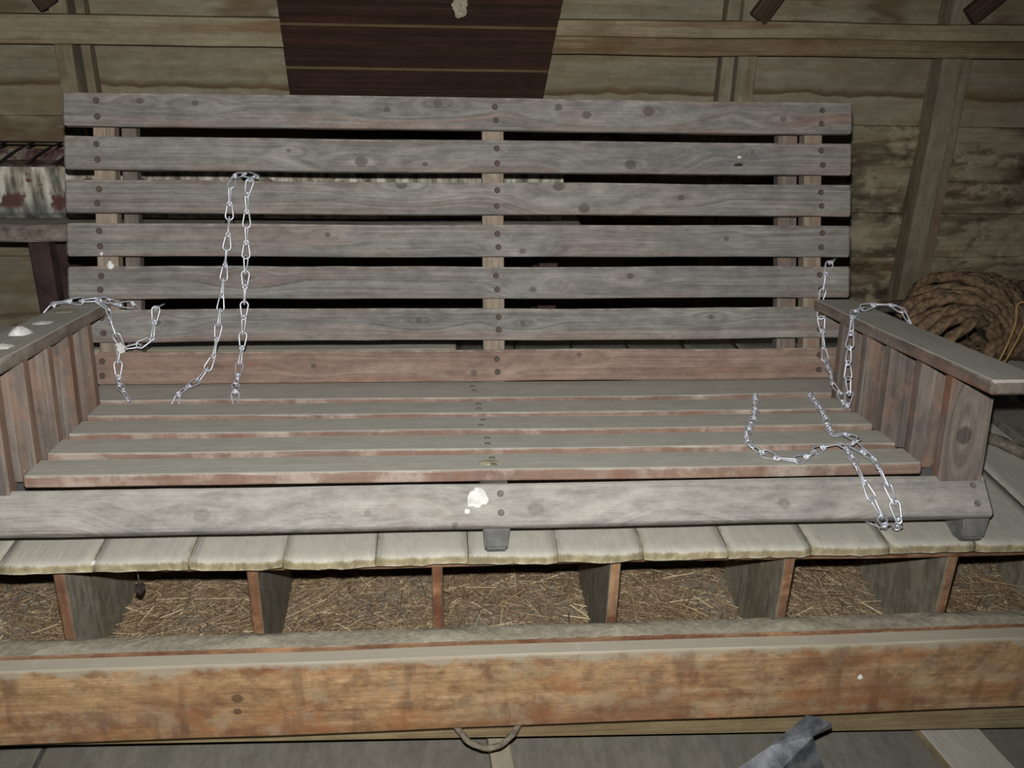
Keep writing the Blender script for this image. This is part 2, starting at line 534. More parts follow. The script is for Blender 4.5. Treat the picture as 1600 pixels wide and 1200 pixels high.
def slab(name, x0, x1, y0, y1, z0, z1, mat, parent=None, M=None):
    v = [(x0, y0, z0), (x1, y0, z0), (x1, y1, z0), (x0, y1, z0), (x0, y0, z1), (x1, y0, z1), (x1, y1, z1), (x0, y1, z1)]
    f = [(0, 3, 2, 1), (4, 5, 6, 7), (0, 1, 5, 4), (1, 2, 6, 5), (2, 3, 7, 6), (3, 0, 4, 7)]
    return mesh_obj(name, v, f, mat, parent, M)


floor = struct(slab('floor', -3.0, 3.2, -2.6, WALL_Y + 0.1, FLOOR_Z - 0.06, FLOOR_Z - 0.018, M_inside))
edges = [-3.0, -2.25, -1.48, -0.727, 0.034, 0.80, 1.56, 2.3, 3.2]
for a, b in zip(edges, edges[1:]):
    plank('floor_board', 4.1, b - a - 0.008, 0.019, M_floor, floor, at(DEPTH_FLAT, (a + b) / 2, -0.55, FLOOR_Z - 0.0095), bev=0.002, segs=6)

wall = struct(slab('wall_back', -3.0, 3.2, WALL_Y + 0.03, WALL_Y + 0.08, FLOOR_Z - 0.06, 1.6, M_inside))
zz = [-0.44, -0.215, 0.013, 0.140, 0.385, 0.615, 0.85, 1.08, 1.32, 1.58]
for i, (a, b) in enumerate(zip(zz, zz[1:])):
    segx = [(-3.0, -0.10), (-0.095, 1.322), (1.328, 3.2)]
    for (xa, xb) in segx:
        h = b - a + 0.018
        mt = M_wall_mould if (i in (1, 2, 3) and xb > 0.5) else (M_wall_line if i == 4 else M_wall)
        plank('wall_board', xb - xa, h, 0.020, mt, wall,
              at(ALONG_X, (xa + xb) / 2, WALL_Y + 0.012 + random.uniform(-0.002, 0.002), (a + b) / 2 + 0.009) @ rotx(0.055), bev=0.004, segs=20, wob=0.003)
for (xc, w, d) in ((-0.972, 0.042, 0.075), (-0.930, 0.022, 0.045), (0.700, 0.034, 0.05), (0.743, 0.050, 0.075), (1.295, 0.056, 0.075), (1.341, 0.036, 0.055), (-1.62, 0.05, 0.07)):
    plank('wall_stud', 2.0, d, w, M_stud, wall, at(UPRIGHT_SIDE, xc, WALL_Y - d / 2 + 0.008, 0.57), segs=10, wob=0.002, bev=0.003)
plank('wall_girt', 2.65, 0.067, 0.05, M_girt, wall, at(ALONG_X, -1.675, WALL_Y - 0.085, 0.6235), segs=20, wob=0.002)
plank('wall_girt', 3.05, 0.040, 0.045, M_girt, wall, at(ALONG_X, 1.675, WALL_Y - 0.068, 0.6545) @ Matrix.Rotation(-0.006, 4, 'Y'), segs=20, wob=0.002)
plank('wall_girt', 3.05, 0.042, 0.062, M_girt_b, wall, at(ALONG_X, 1.675, WALL_Y - 0.081, 0.6155) @ Matrix.Rotation(-0.007, 4, 'Y'), segs=20, wob=0.002)
for (xa, za, xb, zb) in ((0.752, 0.674, 1.014, 1.066), (1.307, 0.690, 1.712, 1.05), (-0.985, 0.672, -1.20, 1.02)):
    L = math.hypot(xb - xa, zb - za)
    plank('wall_brace', L, 0.046, 0.035, M_brace, wall,
          at(Matrix.Rotation(-math.atan2(zb - za, xb - xa), 4, 'Y'), (xa + xb) / 2, WALL_Y - 0.075, (za + zb) / 2), segs=6)

# ------------------------------------------------------------------ nest box bank
nest = empty('nest_box', (0.1, 0.2, FLOOR_Z))
tag(nest, 'long low wooden nest box bank with straw compartments and grey dusty plank top', 'nest box')
NI = Matrix.Translation((-0.1, -0.2, -FLOOR_Z))


def np_(M):
    return NI @ M


def top_board(x0, x1, seed):
    r = random.Random(seed)
    nx = 9
    ys = [0.0, 0.0015, 0.005, 0.011, 0.02, 0.05, 0.12, 0.3, 0.5, 0.75, 0.96]
    drop = [0.0085, 0.0050, 0.0022, 0.0007, 0, 0, 0, 0, 0, 0, 0]
    ph = r.uniform(0, 99)
    cup = r.uniform(-0.0005, 0.0045)
    lift = r.uniform(-0.0009, 0.0009)
    yo = r.uniform(-0.0018, 0.0018)
    V, Fc = [], []
    for side in (0, 1):
        for iy, (y, dr) in enumerate(zip(ys, drop)):
            for ix in range(nx):
                u = ix / (nx - 1)
                e = abs(2 * u - 1)
                xx = x0 + 0.0006 + (x1 - x0 - 0.0012) * u
                rd = 0.0005 * max(0, (e - 0.8) / 0.2) ** 2
                zt = -cup * (1 - e * e) + lift + 0.001 * mnoise.noise((xx * 30, y * 9, ph))
                yy = y + yo * (1 if iy < 4 else 0) + (0.0030 * mnoise.noise((xx * 60, ph, 1)) + 0.004 * mnoise.noise((xx * 11, ph, 3)) if iy < 5 else 0)
                if side == 0:
                    V.append((xx, yy, zt - dr - rd))
                else:
                    V.append((xx, yy + (0.002 if iy == 0 else 0), zt - 0.0170 + (0.0016 * mnoise.noise((xx * 70, ph, 5)) if iy < 4 else 0)))
    ny = len(ys)
    n = nx * ny
    for iy in range(ny - 1):
        for ix in range(nx - 1):
            a = iy * nx + ix
            Fc.append((a, a + 1, a + nx + 1, a + nx))
            Fc.append((n + a, n + a + nx, n + a + nx + 1, n + a + 1))
    for ix in range(nx - 1):
        Fc.append((ix, n + ix, n + ix + 1, ix + 1))
        a = (ny - 1) * nx + ix
        Fc.append((a, a + 1, n + a + 1, n + a))
    for iy in range(ny - 1):
        a = iy * nx
        Fc.append((a, a + nx, n + a + nx, n + a))
        a = iy * nx + nx - 1
        Fc.append((a, n + a, n + a + nx, a + nx))
    # grain along the board: rotate so that local X is the depth
    cx = (x0 + x1) / 2
    V2 = [(v[1], v[2], v[0] - cx) for v in V]
    return mesh_obj('top_board', V2, Fc, M_deck, nest, np_(at(DEPTH_FLAT, cx, 0, 0)), smooth=True)


jx = [-2.03, -1.90, -1.765, -1.63, -1.495, -1.36, -1.225, -1.09, -0.957, -0.824, -0.692, -0.562, -0.427, -0.292, -0.158, -0.022, 0.111, 0.241, 0.370, 0.500, 0.622, 0.76, 0.895, 1.03, 1.17, 1.30, 1.44, 1.575, 1.71, 1.84, 1.98]
for i, (a, b) in enumerate(zip(jx, jx[1:])):
    top_board(a, b, 100 + i)
X0, X1 = -2.03, 1.98
XC, XL = (X0 + X1) / 2, X1 - X0
plank('top_rail', XL, 0.010, 0.020, M_rust, nest, np_(at(ALONG_X, XC, 0.040, -0.0365) @ Matrix.Rotation(0.004, 4, 'Y')), segs=30, wob=0.0015)
for xd in (-1.18, -0.904, -0.626, -0.344, -0.068, 0.207, 0.481, 0.747, 1.025, 1.30):
    plank('divider', 0.262, 0.31, 0.0165, M_divider, nest, np_(at(UPRIGHT_SIDE, xd, 0.187, -0.152)), edge=(M_rust, (0, 0, -1)), segs=6, wob=0.001)
# board on the front, slightly out of level, and the dusty inner rail behind it
plank('front_board', XL, 0.135, 0.029, M_front, nest, np_(at(ALONG_X, XC, -0.0355, -0.2155) @ Matrix.Rotation(-0.004, 4, 'Y') @ rotx(-0.02)), segs=40, wob=0.0014)
plank('inner_rail', XL, 0.135, 0.027, M_rust, nest, np_(at(ALONG_X, XC, -0.0075, -0.2085) @ Matrix.Rotation(-0.004, 4, 'Y')), segs=40, wob=0.0012)
plank('back_panel', XL, 0.27, 0.012, M_inside, nest, np_(at(ALONG_X, XC, 0.346, -0.15)), segs=10)
plank('bottom_panel', XL, 0.36, 0.012, M_inside, nest, np_(at(CROSS_FLAT, XC, 0.17, -0.286)), segs=10)
for xe in (X0 + 0.008, X1 - 0.008):
    plank('side_panel', 0.40, 0.36, 0.016, M_divider, nest, np_(at(UPRIGHT_SIDE, xe, 0.172, -0.219)), segs=4)
def ledge_z(x):
    return -0.3525 - 0.024 * (x - XC)


V = []
for (yy, top_) in ((0.003, 0), (0.021, 0), (0.021, 1), (0.003, 1)):
    for xx in (X0, X1):
        V.append((xx, yy, -0.2915 if top_ else ledge_z(xx)))
mesh_obj('ply_ledge', V, [(0, 2, 3, 1), (2, 4, 5, 3), (4, 6, 7, 5), (6, 0, 1, 7), (0, 6, 4, 2), (1, 3, 5, 7)], M_ply, nest, NI)
plank('rear_support', XL, 0.40, 0.02, M_inside, nest, np_(at(ALONG_X, XC, 0.93, -0.219)), segs=4)


# settled dust lying in lumps on the inner rail
def dust_ridge():
    V, Fc = [], []
    nx, ny = 420, 6
    for i in range(nx + 1):
        x = X0 + 0.03 + (XL - 0.06) * i / nx
        zb = -0.1365 - 0.004 * (XC - x) * -1 - 0.0  # follows the rail's small tilt
        zb = -0.1413 + 0.004 * (x - XC)
        heap = max((1 - abs(x - d) / 0.05) for d in (-0.626, -0.344, -0.068, 0.207, 0.481, 0.747, 1.025, -0.904))
        heap = max(0, heap)
        for j in range(ny + 1):
            t = j / ny
            yy = -0.021 + 0.034 * t
            e = math.sin(math.pi * min(1, max(0, t)))
            h = 0.0012 + 0.0025 * e * (0.5 + mnoise.noise((x * 14, yy * 40, 2))) + 0.006 * heap * e + 0.002 * mnoise.noise((x * 70, yy * 80, 4)) * e
            if j in (0, ny):
                h = 0.0008 * (1 + mnoise.noise((x * 40, j, 1)))
            V.append((x, yy + (0.003 * mnoise.noise((x * 50, j, 8)) if j == 0 else 0), zb + h))
    for i in range(nx):
        for j in range(ny):
            a = i * (ny + 1) + j
            Fc.append((a, a + ny + 1, a + ny + 2, a + 1))
    o = mesh_obj('dust_layer', V, Fc, M_dustm, nest, NI, smooth=True)
    o['kind'] = 'stuff'
    return o


dust_ridge()
hpath = smooth_path([(-0.046, -0.022, -0.27), (-0.041, -0.034, -0.292), (-0.019, -0.040, -0.322), (0.012, -0.041, -0.334), (0.037, -0.040, -0.322), (0.058, -0.034, -0.293), (0.062, -0.022, -0.27)], 0.003)
h = sweep('rope_handle', hpath, 0.0048, M_rope_g, nest, sides=9, lobes=3, lobe=0.14, twist=0.22)
h.matrix_basis = NI


# litter and straw in the compartments
def straw_bed(x0, x1, seed, n):
    r = np.random.default_rng(seed)
    V, Fc, mi = [], [], []
    nx, ny = 16, 16
    for j in range(ny + 1):
        for i in range(nx + 1):
            x = x0 + (x1 - x0) * i / nx
            y = 0.012 + 0.326 * j / ny
            z = -0.272 + 0.010 * mnoise.noise((x * 9, y * 9, seed)) + 0.004 * mnoise.noise((x * 40, y * 40, 3)) + 0.010 * (y / 0.34)
            V.append((x, y, z))
    for j in range(ny):
        for i in range(nx):
            a = j * (nx + 1) + i
            Fc.append((a, a + 1, a + nx + 2, a + nx + 1))
    mi = [0] * len(Fc)
    for q in range(n):
        x = r.uniform(x0 + 0.004, x1 - 0.004)
        y = r.uniform(0.016, 0.332)
        long = r.random() < 0.07
        L = r.uniform(0.03, 0.085) if long else r.uniform(0.004, 0.017)
        w = r.uniform(0.0006, 0.0013) if long else r.uniform(0.0003, 0.0008)
        th = r.uniform(0, math.pi)
        tl = r.normal(0, 0.16)
        z = -0.270 + 0.010 * mnoise.noise((x * 9, y * 9, seed)) + 0.010 * (y / 0.34) + abs(r.normal(0, 0.004)) + abs(math.sin(tl)) * L * 0.4 + 0.002
        d = np.array([math.cos(th) * math.cos(tl), math.sin(th) * math.cos(tl), math.sin(tl)]) * L / 2
        if abs(d[0]) > 1e-6:
            lim = min(x - x0, x1 - x) - 0.001
            if abs(d[0]) > lim:
                d *= max(lim, 0.002) / abs(d[0])
        lim = min(y - 0.010, 0.338 - y)
        if abs(d[1]) > lim:
            d *= max(lim, 0.001) / abs(d[1])
        s = np.array([-math.sin(th), math.cos(th), 0]) * w
        u = np.array([0, 0, w * 1.2])
        c = np.array([x, y, z])
        k = len(V)
        for sg in (-1, 1):
            V.extend([tuple(c + sg * d - s), tuple(c + sg * d + s), tuple(c + sg * d + u)])
        Fc.extend([(k, k + 1, k + 4, k + 3), (k + 1, k + 2, k + 5, k + 4), (k + 2, k, k + 3, k + 5)])
        mi.extend([1, 1, 1])
    o = mesh_obj('straw_bedding', V, Fc, [M_litter, M_straw])
    o.data.polygons.foreach_set('material_index', mi)
    tag(o, 'brown straw and chaff litter lying in one nest box compartment', 'straw', 'straw in the nest compartments', 'stuff')


dv = [-0.904, -0.626, -0.344, -0.068, 0.207, 0.481, 0.747, 1.025, 1.30]
for i, (a, b) in enumerate(zip(dv, dv[1:])):
    straw_bed(a + 0.0085, b - 0.0085, 30 + i, 3600 if i < 7 else 800)

# ------------------------------------------------------------------ porch swing
TILT = 0.1192
swing = empty('porch_swing', (0, 0.0044, 0))
swing.rotation_euler = (-TILT, 0, 0)
tag(swing, 'weathered grey slatted wooden porch swing seat resting on the nest box top', 'porch swing')
BV, BW, BL, S0, PIT, SH = 0.4854, 0.0739, 0.2401, 0.0427, 0.0799, 0.0612
HS, V5, DSE, RV, RW, RB = 0.1101, 0.0547, 0.0896, -0.0254, 0.0560, 0.734
ST = 0.019


def back_m(x, s, n):
    """frame on the backrest: s up along it, n towards the sitter from the slat faces"""
    v = BV + s * math.sin(BL) - n * math.cos(BL)
    w = BW + s * math.cos(BL) + n * math.sin(BL)
    return Matrix.Translation((x, v, w)) @ rotx(-BL)


def dish(r, mat_depth=0.0012):
    """flat countersunk screw head, facing local -Y"""
    V, Fc = [], []
    prof = [(r * 1.0, 0.0010), (r * 1.0, -0.0006), (r * 0.86, -0.0012), (r * 0.70, -0.0004), (r * 0.25, 0.0000)]
    n = 12
    for (rr, yy) in prof:
        for k in range(n):
            a = 2 * math.pi * k / n
            V.append((rr * math.cos(a), yy, rr * math.sin(a)))
    for i in range(len(prof) - 1):
        for k in range(n):
            a, b = i * n + k, i * n + (k + 1) % n
            Fc.append((a, b, b + n, a + n))
    Fc.append(tuple(range((len(prof) - 1) * n, len(prof) * n)))
    me = bpy.data.meshes.new('screw')
    me.from_pydata(V, [], Fc)
    me.update()
    return me


SCREW, SCREW_D = dish(0.0058), dish(0.0050)
SCREW.materials.append(M_screw)
SCREW_D.materials.append(M_screw_d)


def screw(parent, x, y, z, me=SCREW, M=None):
    o = bpy.data.objects.new('screw', me)
    link(o, parent)
    o.matrix_basis = Matrix.Translation((x, y, z)) @ (M or Matrix.Identity(4))


# knots seen on each back slat from the top one down: x, height from slat centre, radius
BACK_KNOTS = [
    ((-0.61, 0.016, 0.006), (-0.51, 0.013, 0.006), (-0.155, 0.006, 0.006), (-0.06, 0.018, 0.008), (0.17, 0.014, 0.007), (0.225, 0.000, 0.008), (0.345, 0.008, 0.010), (0.61, -0.004, 0.006)),
    ((-0.205, -0.012, 0.011), (-0.34, 0.007, 0.004), (-0.085, -0.016, 0.005), (0.31, -0.014, 0.010), (0.55, 0.012, 0.004)),
    ((0.41, 0.004, 0.006), (0.22, -0.018, 0.010), (-0.13, 0.026, 0.010), (0.17, 0.024, 0.010)),
    ((-0.27, 0.010, 0.005), (0.10, -0.02, 0.006), (0.50, 0.004, 0.005)),
    ((-0.42, 0.010, 0.006), (0.31, 0.012, 0.006), (0.12, -0.014, 0.006)),
    ((-0.59, 0.006, 0.007), (-0.10, 0.008, 0.006), (0.10, 0.002, 0.005), (0.47, 0.012, 0.005)),
    ((-0.30, 0.002, 0.005), (0.005, -0.014, 0.006), (0.21, 0.020, 0.005)),
]
REDNESS = [0.50, 0.20, 0.15, 0.22, 0.28, 0.28, 1.0]
slats = []
for k in range(7):
    tone = GREY if k < 6 else ((116, 98, 88), (144, 122, 110), (164, 146, 132))
    mt = wood('back_slat_wood', *tone, red=RED, red_amt=REDNESS[k], knots=BACK_KNOTS[k], dust=DUST, dust_amt=0.9, dust_n=(0.6, 0.95), bstr=0.3, edge_red=0.030, mott=0.7)
    s = S0 + (6 - k) * PIT + SH / 2
    o = plank('back_slat', 1.5, SH, ST, mt, swing, back_m(0, s, -ST / 2), bev=0.0035, segs=30, wob=0.0012)
    slats.append(o)
    for xs in (-0.689, 0.051, 0.689):
        for zs in (-0.0125, 0.0145):
            screw(o, xs + random.uniform(-0.003, 0.003), -ST / 2 - 0.0012, zs + random.uniform(-0.002, 0.002))
UPL = 0.555
for (xa, xb) in ((-0.702, -0.663), (0.024, 0.066), (0.662, 0.698)):
    plank('back_upright', UPL, xb - xa, 0.032, M_frame, swing, back_m((xa + xb) / 2, 0.277, -ST - 0.016) @ UPRIGHT_FRONT, segs=8)
for (xa, xb) in ((-0.662, -0.634), (0.622, 0.661)):
    plank('back_stiffener', 0.53, xb - xa, 0.030, M_postw, swing, back_m((xa + xb) / 2, 0.280, -ST - 0.050) @ UPRIGHT_FRONT, segs=8)

# seat
for k in range(5):
    v = V5 + k * DSE + 0.0335
    sw_ = 0.067 if k < 4 else 0.103
    v = V5 + k * DSE + sw_ / 2
    o = plank('seat_slat', 1.352 if k < 4 else 1.43, sw_, 0.019, M_seatw, swing, at(CROSS_FLAT, 0.010, v, HS - 0.0095), edge=(M_seate, (0, 0, -1)), bev=0.003, segs=24, wob=0.0012)
    for zs in (-0.014, 0.013):
        screw(o, -0.008 + 0.004 * (4 - k) + random.uniform(-0.003, 0.003), -0.0106, zs, SCREW_D)
RK = ((-0.338, -0.010, 0.011), (0.138, -0.010, 0.011), (0.508, -0.008, 0.009), (-0.105, -0.011, 0.005), (0.02, -0.030, 0.004))
mt = wood('front_rail_wood', (98, 96, 93), (146, 142, 137), (176, 171, 164), red=(150, 120, 100), red_amt=0.35, knots=RK,
          dust=DUST, dust_amt=0.35, dust_n=(0.35, 0.95), knotcol=(84, 80, 78), mott=0.6)
RLEN = 1.66
rail = plank('front_rail', RLEN, 0.066, 0.021, mt, swing,
             Matrix.Translation((-0.062, RV + 0.033 * math.sin(RB) + 0.0105 * math.cos(RB), RW + 0.033 * math.cos(RB) - 0.0105 * math.sin(RB))) @ rotx(-RB), bev=0.0055, segs=34, wob=0.001)
for xs in (-0.70, 0.087, 0.805):
    for zs in (-0.014, 0.015):
        screw(rail, xs, -0.0107, zs, SCREW_D)
# joists with rounded front feet
for (xc, w) in ((-0.728, 0.042), (0.019, 0.041), (0.748, 0.042)):
    V, Fc = [], []
    prof = [(-0.004, 0.054), (-0.012, 0.045), (-0.010, 0.012), (0.000, 0.001), (0.02, 0.000), (0.10, 0.045), (0.40, 0.0505), (0.47, 0.0585), (0.47, 0.088), (0.03, 0.088)]
    n = len(prof)
    for sx in (-1, 1):
        for (v, z_) in prof:
            V.append((xc + sx * (w / 2 - (0.004 if z_ < 0.02 and v < 0.05 else 0)), v, z_))
    Fc = [tuple(range(n - 1, -1, -1)), tuple(range(n, 2 * n))]
    for i in range(n):
        Fc.append((i, (i + 1) % n, n + (i + 1) % n, n + i))
    o = mesh_obj('seat_joist', V, Fc, M_leg, swing)
    bm = bmesh.new()
    bm.from_mesh(o.data)
    bmesh.ops.recalc_face_normals(bm, faces=bm.faces)
    bmesh.ops.bevel(bm, geom=[e for e in bm.edges], offset=0.003, segments=2, affect='EDGES', clamp_overlap=True)
    bm.to_mesh(o.data)
    bm.free()

def arm_w(v):
    return 0.270 + (0.52 - v) * 0.0387


# arms and their posts
for sx in (-1, 1):
    slope = 0.0387
    xin, xout = 0.672, 0.752
    if sx < 0:
        xin, xout = 0.668, 0.748
    L = 0.635
    vm = 0.52 - L / 2
    M = at(Matrix.Rotation(-slope, 4, 'X'), sx * (xin + xout) / 2, vm, arm_w(vm) - 0.0105) @ basis(Y, Z, X, (0, 0, 0))
    arm = plank('arm_rest', L, xout - xin, 0.021, M_arm, swing, M, bev=0.004, segs=16, wob=0.0012)
    for i, v in enumerate((0.012, 0.106, 0.198, 0.288, 0.378)):
        pw = 0.068
        top = arm_w(v) - 0.021
        bot = 0.082
        xi = 0.690 if sx > 0 else 0.666
        if sx > 0 and i > 1:
            xi = 0.682
        if sx > 0 and i == 4:
            xi = 0.676
        mt = M_postk if (sx > 0 and i == 0) else M_postw
        plank('arm_post', top - bot + 0.004, pw, 0.022, mt, swing,
              at(UPRIGHT_FRONT, sx * (xi + pw / 2), v + 0.011, (top + bot) / 2), edge=(M_postr, (0, 0, -1)) if sx < 0 else None, bev=0.002, segs=6)

# ------------------------------------------------------------------ chains
def link_mesh():
    path = []
    Lk = 0.0355
    for k in range(13):
        a = math.radians(-105 + 210 * k / 12)
        path.append((Lk - 0.0075 + 0.0072 * math.cos(a), 0.0072 * math.sin(a)))
    for k in range(7):
        a = math.radians(100 + 160 * k / 6)
        path.append((0.0042 + 0.0036 * math.cos(a), 0.0036 * math.sin(a)))
    n, sd, rw = len(path), 6, 0.0015
    V, Fc = [], []
    for i, (px, py) in enumerate(path):
        a, b = path[i - 1], path[(i + 1) % n]
        t = Vector((b[0] - a[0], b[1] - a[1], 0)).normalized()
        nn = Vector((-t.y, t.x, 0))
        for k in range(sd):
            q = 2 * math.pi * k / sd
            V.append(Vector((px, py, 0)) + nn * (rw * math.cos(q)) + Vector((0, 0, rw * math.sin(q))))
    for i in range(n):
        for k in range(sd):
            a, b = i * sd + k, i * sd + (k + 1) % sd
            c, d = ((i + 1) % n) * sd + (k + 1) % sd, ((i + 1) % n) * sd + k
            Fc.append((a, b, c, d))
    # the twisted wrap near the narrow end
    for xo in (0.0065, 0.0088):
        b0 = len(V)
        m = 10
        for i in range(m):
            a = 2 * math.pi * i / m
            cy, cz = 0.0046 * math.cos(a), 0.0026 * math.sin(a)
            nr = Vector((0, math.cos(a), math.sin(a)))
            for k in range(5):
                q = 2 * math.pi * k / 5
                V.append(Vector((xo + 0.0011 * math.sin(q), cy, cz)) + nr * (0.0011 * math.cos(q)))
        for i in range(m):
            for k in range(5):
                a, b = b0 + i * 5 + k, b0 + i * 5 + (k + 1) % 5
                c, d = b0 + ((i + 1) % m) * 5 + (k + 1) % 5, b0 + ((i + 1) % m) * 5 + k
                Fc.append((a, b, c, d))
    me = bpy.data.meshes.new('chain_link')
    me.from_pydata([tuple(v) for v in V], [], Fc)
    me.update()
    me.materials.append(M_zinc)
    me.shade_smooth()
    return me


LINK = link_mesh()
CHAINS = {
    'zinc chain draped over the backrest slat in two hanging strands': [(-0.541, 0.413, 0.022), (-0.538, 0.416, 0.058), (-0.530, 0.442, 0.073), (-0.510, 0.486, 0.072), (-0.485, 0.513, 0.104), (-0.476, 0.536, 0.149), (-0.468, 0.558, 0.205), (-0.459, 0.583, 0.272), (-0.450, 0.612, 0.350), (-0.448, 0.633, 0.405), (-0.441, 0.651, 0.418), (-0.429, 0.672, 0.423), (-0.410, 0.672, 0.424), (-0.402, 0.651, 0.418), (-0.416, 0.633, 0.405), (-0.418, 0.612, 0.350), (-0.422, 0.579, 0.260), (-0.426, 0.553, 0.193), (-0.431, 0.528, 0.126), (-0.438, 0.503, 0.082), (-0.434, 0.448, 0.074), (-0.430, 0.418, 0.064), (-0.429, 0.413, 0.022)],
    'zinc chain laid along the rear end of the arm with white droppings': [(-0.631, 0.575, 0.171), (-0.636, 0.563, 0.185), (-0.650, 0.554, 0.196), (-0.663, 0.545, 0.205), (-0.675, 0.498, 0.229), (-0.715, 0.500, 0.222), (-0.745, 0.512, 0.218), (-0.765, 0.500, 0.209), (-0.766, 0.486, 0.177)],
    'zinc chain looping off the white-spotted arm and up through a backrest gap': [(-0.586, 0.581, 0.187), (-0.588, 0.569, 0.201), (-0.589, 0.549, 0.183), (-0.593, 0.541, 0.160), (-0.594, 0.528, 0.137), (-0.621, 0.521, 0.130), (-0.649, 0.514, 0.124), (-0.654, 0.512, 0.146), (-0.658, 0.521, 0.170), (-0.672, 0.515, 0.198), (-0.674, 0.485, 0.230)],
    'short zinc chain hanging from a white tag down to the seat slats': [(-0.653, 0.513, 0.130), (-0.656, 0.505, 0.098), (-0.655, 0.490, 0.071), (-0.638, 0.452, 0.074), (-0.618, 0.420, 0.066), (-0.608, 0.413, 0.030)],
    'zinc chain drooping onto the seat corner and over the clean arm': [(0.723, 0.611, 0.266), (0.710, 0.593, 0.265), (0.694, 0.572, 0.243), (0.691, 0.559, 0.208), (0.687, 0.545, 0.172), (0.693, 0.530, 0.131), (0.694, 0.501, 0.093), (0.677, 0.407, 0.096), (0.674, 0.364, 0.082), (0.667, 0.325, 0.078), (0.664, 0.309, 0.100), (0.664, 0.335, 0.140), (0.662, 0.342, 0.190), (0.660, 0.341, 0.232), (0.690, 0.394, 0.241), (0.735, 0.410, 0.246), (0.752, 0.400, 0.249), (0.765, 0.370, 0.245), (0.768, 0.345, 0.228)],
    'zinc chain curling across the seat slats and off the front rail': [(0.530, 0.413, 0.024), (0.529, 0.417, 0.060), (0.521, 0.390, 0.074), (0.481, 0.272, 0.084), (0.433, 0.163, 0.097), (0.445, 0.097, 0.105), (0.484, 0.071, 0.108), (0.550, 0.129, 0.101), (0.578, 0.128, 0.110), (0.568, 0.061, 0.114), (0.567, 0.023, 0.107), (0.577, 0.006, 0.084), (0.584, -0.016, 0.066), (0.601, -0.008, 0.044), (0.624, 0.039, 0.010), (0.613, 0.053, 0.005), (0.597, 0.065, 0.005)],
    'zinc chain bunched on the seat, its end dangling over the plank edge': [(0.632, 0.413, 0.024), (0.631, 0.417, 0.060), (0.625, 0.380, 0.075), (0.614, 0.309, 0.079), (0.597, 0.234, 0.088), (0.580, 0.167, 0.099), (0.592, 0.160, 0.112), (0.610, 0.146, 0.112), (0.579, 0.099, 0.118), (0.604, 0.087, 0.113), (0.598, 0.028, 0.112), (0.608, 0.013, 0.090), (0.611, -0.011, 0.071), (0.617, -0.010, 0.052), (0.638, 0.024, 0.012), (0.625, 0.016, 0.005)],
}
NREF = Vector((0, -0.75, 0.66))
from mathutils.bvhtree import BVHTree
bpy.context.view_layer.update()


def solid_tree(objs):
    V, Fc = [], []
    for o in objs:
        b = len(V)
        V.extend(o.matrix_world @ v.co for v in o.data.vertices)
        Fc.extend(tuple(b + i for i in p.vertices) for p in o.data.polygons)
    return BVHTree.FromPolygons(V, Fc)


SOLID = solid_tree([c for c in swing.children if c.type == 'MESH'])
HARD = solid_tree([c for c in swing.children if c.type == 'MESH'] + [c for c in nest.children if c.name.startswith('top_board')])


def clear_of_wood(pts, gap):
    """let the chain lie on the boards: push its centre line out of the wood"""
    P = smooth_path(pts, 0.0144)
    for it in range(60):
        for q in range(len(P)):
            if it < 5 and 0 < q < len(P) - 1:
                P[q] = P[q].lerp((P[q - 1] + P[q + 1]) / 2, 0.10)
            co, n, idx, d = SOLID.find_nearest(P[q])
            out = (P[q] - co).dot(n) > 0
            if out and d < gap:
                P[q] = co + (P[q] - co).normalized() * gap if d > 1e-6 else co + n * gap
            elif not out:
                P[q] = co + n * gap
            if P[q].z < gap:
                P[q].z = gap
    return smooth_path(P, 0.0287)


LV = [v.co.copy() for v in LINK.vertices]
LF = [tuple(p.vertices) for p in LINK.polygons]


def hits(M):
    return len(HARD.overlap(BVHTree.FromPolygons([M @ v for v in LV], LF)))


for ci, (lab, pts) in enumerate(CHAINS.items()):
    base = Vector(min(pts, key=lambda p: p[2]))
    root = empty('chain', base)
    tag(root, lab, 'chain', 'zinc chains of the porch swing')
    P = clear_of_wood(pts, 0.0088)
    r = random.Random(90 + ci)
    for i in range(len(P) - 1):
        t = (P[i + 1] - P[i]).normalized()
        nf = NREF - t * NREF.dot(t)
        if nf.length < 0.2:
            nf = X - t * X.dot(t)
        nf.normalize()
        sd = t.cross(nf)
        nominal = (6 if i % 2 else 82) + r.uniform(-12, 12)
        fl_ = r.random() < 0.75
        mid = (P[i] + P[i + 1]) / 2
        co, n, idx, d = SOLID.find_nearest(mid)
        away = (mid - co).normalized() if (mid - co).dot(n) > 0 else n
        best = None
        for push in (0.0, 0.002, 0.004, 0.006):
            for dr in (0, 20, -20, 40, -40, 65, -65, 90):
                roll = math.radians(nominal + dr)
                a = sd * math.cos(roll) + nf * math.sin(roll)
                b = t.cross(a)
                st = P[i] - t * 0.0034 + away * push
                M = basis(-t, -a, b, st + t * 0.0355) if fl_ else basis(t, a, b, st)
                h_ = hits(M)
                if best is None or h_ < best[0]:
                    best = (h_, M)
                if h_ == 0:
                    break
            if best[0] == 0:
                break
        o = bpy.data.objects.new('chain_link', LINK)
        link(o, root)
        o.matrix_basis = Matrix.Translation(-base) @ best[1]
    if 'white tag' in lab:
        plank('paper_tag', 0.020, 0.011, 0.0016, M_paper, root, Matrix.Translation(Vector((-0.648, 0.508, 0.130)) - base) @ rotx(-0.3) @ Matrix.Rotation(1.2, 4, 'Y'), segs=2, bev=0.0005)


